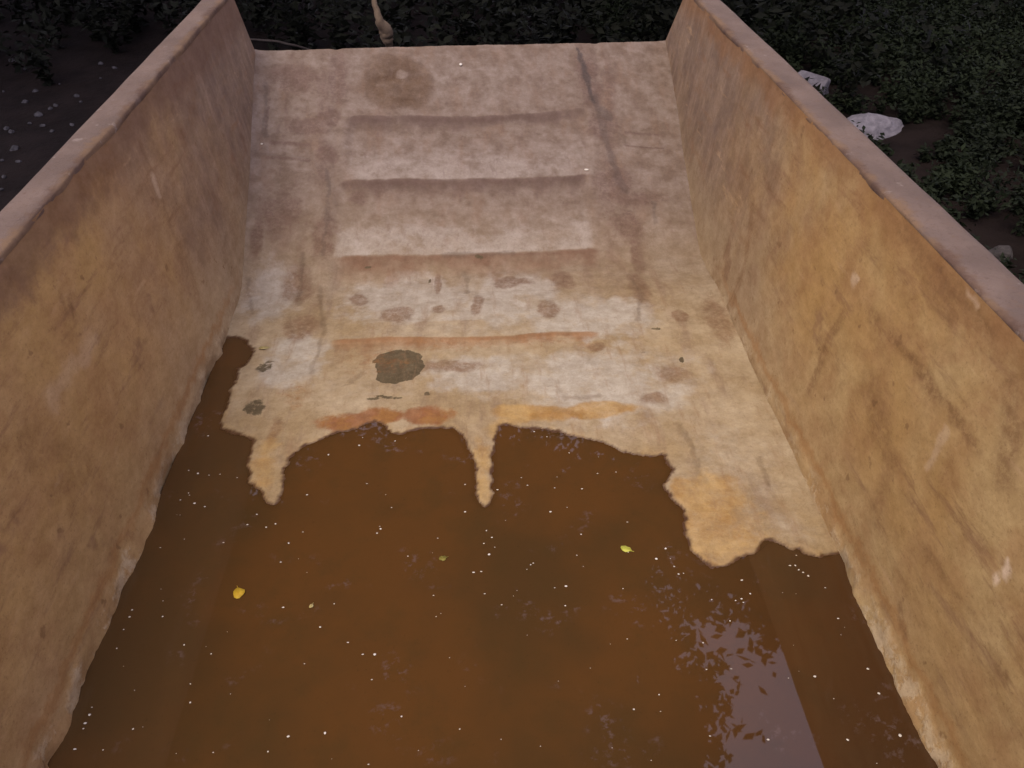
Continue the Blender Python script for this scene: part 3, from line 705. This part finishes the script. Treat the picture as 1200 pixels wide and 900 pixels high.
def undergrowth(name, n_cl, xr_, yr_, hr, mat, label, seed, leafn=90, ls=.09, keep=None):
    rs = np.random.RandomState(seed); C = []; Sz = []
    for _ in range(n_cl):
        x = rs.uniform(*xr_); y = rs.uniform(*yr_)
        kk = float(keep(x, y)) if keep else 1.
        if kk <= 0: continue
        zb_ = float(ground_z(x, y)); hh = rs.uniform(*hr)*kk; r = hh*rs.uniform(.5, .9)
        k = int(leafn*rs.uniform(.5, 1.4))
        # sprays: leaves along arching stems
        for st in range(max(3, k//12)):
            a = rs.uniform(0, 6.28); out = r*rs.uniform(.3, 1); tip = hh*rs.uniform(.5, 1)
            for j in range(12):
                t = (j+rs.random())/12
                C.append((x+math.cos(a)*out*t**1.3+rs.normal()*.03, y+math.sin(a)*out*t**1.3+rs.normal()*.03, zb_+tip*(1-(1-t)**1.6)+rs.normal()*.03)); Sz.append(ls*rs.uniform(.5, 1.3))
    o = leaf_cloud(name, C, Sz, mat, rs); tag(o, label, 'undergrowth', kind='stuff'); return o
RK = []
for (u, v, w_) in ((1020, 158, .8), (950, 108, .8), (1172, 300, .3)):
    p = gpt(u, v); L = math.hypot(p.x, p.y); RK.append((p.y/L, p.x/L, L+.1, w_))
def rockgap(x, y):
    k = 1.
    for a, b, L, w_ in RK:
        al = (x*b+y*a)-L; ac = abs(x*a-y*b)
        if ac < w_ and -.55 < al < .30: return 0.
        if ac < w_+.2 and -2.4 < al < .4: k = min(k, .5)
    return k
undergrowth('weeds', 3600, (1.8, 12.5), (1.2, 17), (.2, .6), M_LEAF, 'dark green leafy weeds covering the slope right of the bed', 1, 150, .075,
            keep=rockgap)
undergrowth('thicket', 620, (-16, 6), (8.6, 20), (.5, 1.8), M_LEAFB, 'almost black thicket growing beyond the tail end of the bed', 2, 150, .14,
            keep=lambda x, y: (y > 9.5+(1.8 if x < -2 else 0)+.4*math.sin(x*1.3))*rockgap(x, y))

# ------------------------------------------------------------------ trees round the clearing
def tree(base, crown, rad, nleaf, lsize, label, seed, name='tree'):
    rs = np.random.RandomState(seed); bz = float(ground_z(base[0], base[1]))
    root = empty(name, (base[0], base[1], bz)); off = Vector((base[0], base[1], bz))
    tag(root, label, 'tree', 'tall trees round the clearing')
    B = Vector((0, 0, -.1)); Cc = Vector(crown)-off
    bm = bmesh.new(); H_ = Cc.z
    pts = [B, Vector((Cc.x*.04, Cc.y*.04, H_*.25)), Vector((Cc.x*.15, Cc.y*.15, H_*.5)), Vector((Cc.x*.45, Cc.y*.45, H_*.8)), Cc]
    add_tube(bm, pts, [.34, .26, .22, .15, .05], 10)
    tips = []
    for k in range(11):
        t = rs.uniform(.45, .95); p0 = pts[2].lerp(pts[4], (t-.45)/.55) if t > .6 else pts[1].lerp(pts[3], t)
        a = 2*math.pi*k/11+rs.uniform(-.3, .3); q = Cc+Vector((math.cos(a)*rad[0]*rs.uniform(.5, .9), math.sin(a)*rad[1]*rs.uniform(.5, .9), rad[2]*rs.uniform(-.5, .5)))
        m_ = p0.lerp(q, .5)+Vector((0, 0, .5)); add_tube(bm, [p0, m_, q], [.11, .07, .02], 6); tips.append(q)
    from_bm('trunk', bm, M_BARK, root, True)
    C = []; Sz = []; ncl = max(30, nleaf//130)
    cl = []
    for k in range(ncl):
        v = rs.normal(size=3); v /= np.linalg.norm(v); v *= rs.uniform(.25, 1)**.5
        cl.append(np.array([Cc.x+v[0]*rad[0], Cc.y+v[1]*rad[1], Cc.z+v[2]*rad[2]]))
    for c in cl:
        r = rs.uniform(.5, 1.15)
        for _ in range(nleaf//ncl):
            v = rs.normal(size=3)*r*.55; v[2] *= .6; C.append(c+v); Sz.append(lsize*rs.uniform(.6, 1.3))
    leaf_cloud('crown', C, Sz, M_TREEL, rs, 0, root, .6)
TR = [((-7, 20.5), (-1.6, 11.2, 14.5), (6.5, 7.0, 3.4), 95000, .27, 'tall broad tree whose crown overhangs the tail of the bed'),
      ((10.5, 20), (8.2, 15.0, 13), (6.0, 4.4, 4.0), 30000, .27, 'tall tree at the right beyond the tail, its leaves edging the patch of reflected sky'),
      ((-15, 7), (-11.5, 6.5, 11), (5, 7, 5), 14000, .38, 'tree standing left of the clearing over the bare dark earth'),
      ((15.5, 4), (13.5, 4, 10), (4.6, 7, 5), 12000, .38, 'tree standing right of the clearing above the weeds'),
      ((1, 24), (1, 22, 8), (8, 3.5, 6.5), 14000, .4, 'leafy tree closing the view straight beyond the tail'),
      ((-13, 22), (-12, 20, 8), (6, 4, 6.5), 10000, .4, 'leafy tree closing the view beyond the far left corner'),
      ((14, 22), (14, 19, 7), (6, 4, 6.5), 10000, .4, 'leafy tree closing the view beyond the far right corner')]
for i, a in enumerate(TR): tree(*a, seed=100+i)
for i, a in enumerate([((-13, -12), (-12, -11, 6), (6, 5, 6), 8000, .45, 'low tree behind the photographer on the left'), ((13, -12), (12, -12, 6), (6, 5, 6), 8000, .45, 'low tree behind the photographer on the right')]):
    tree(*a, seed=150+i)
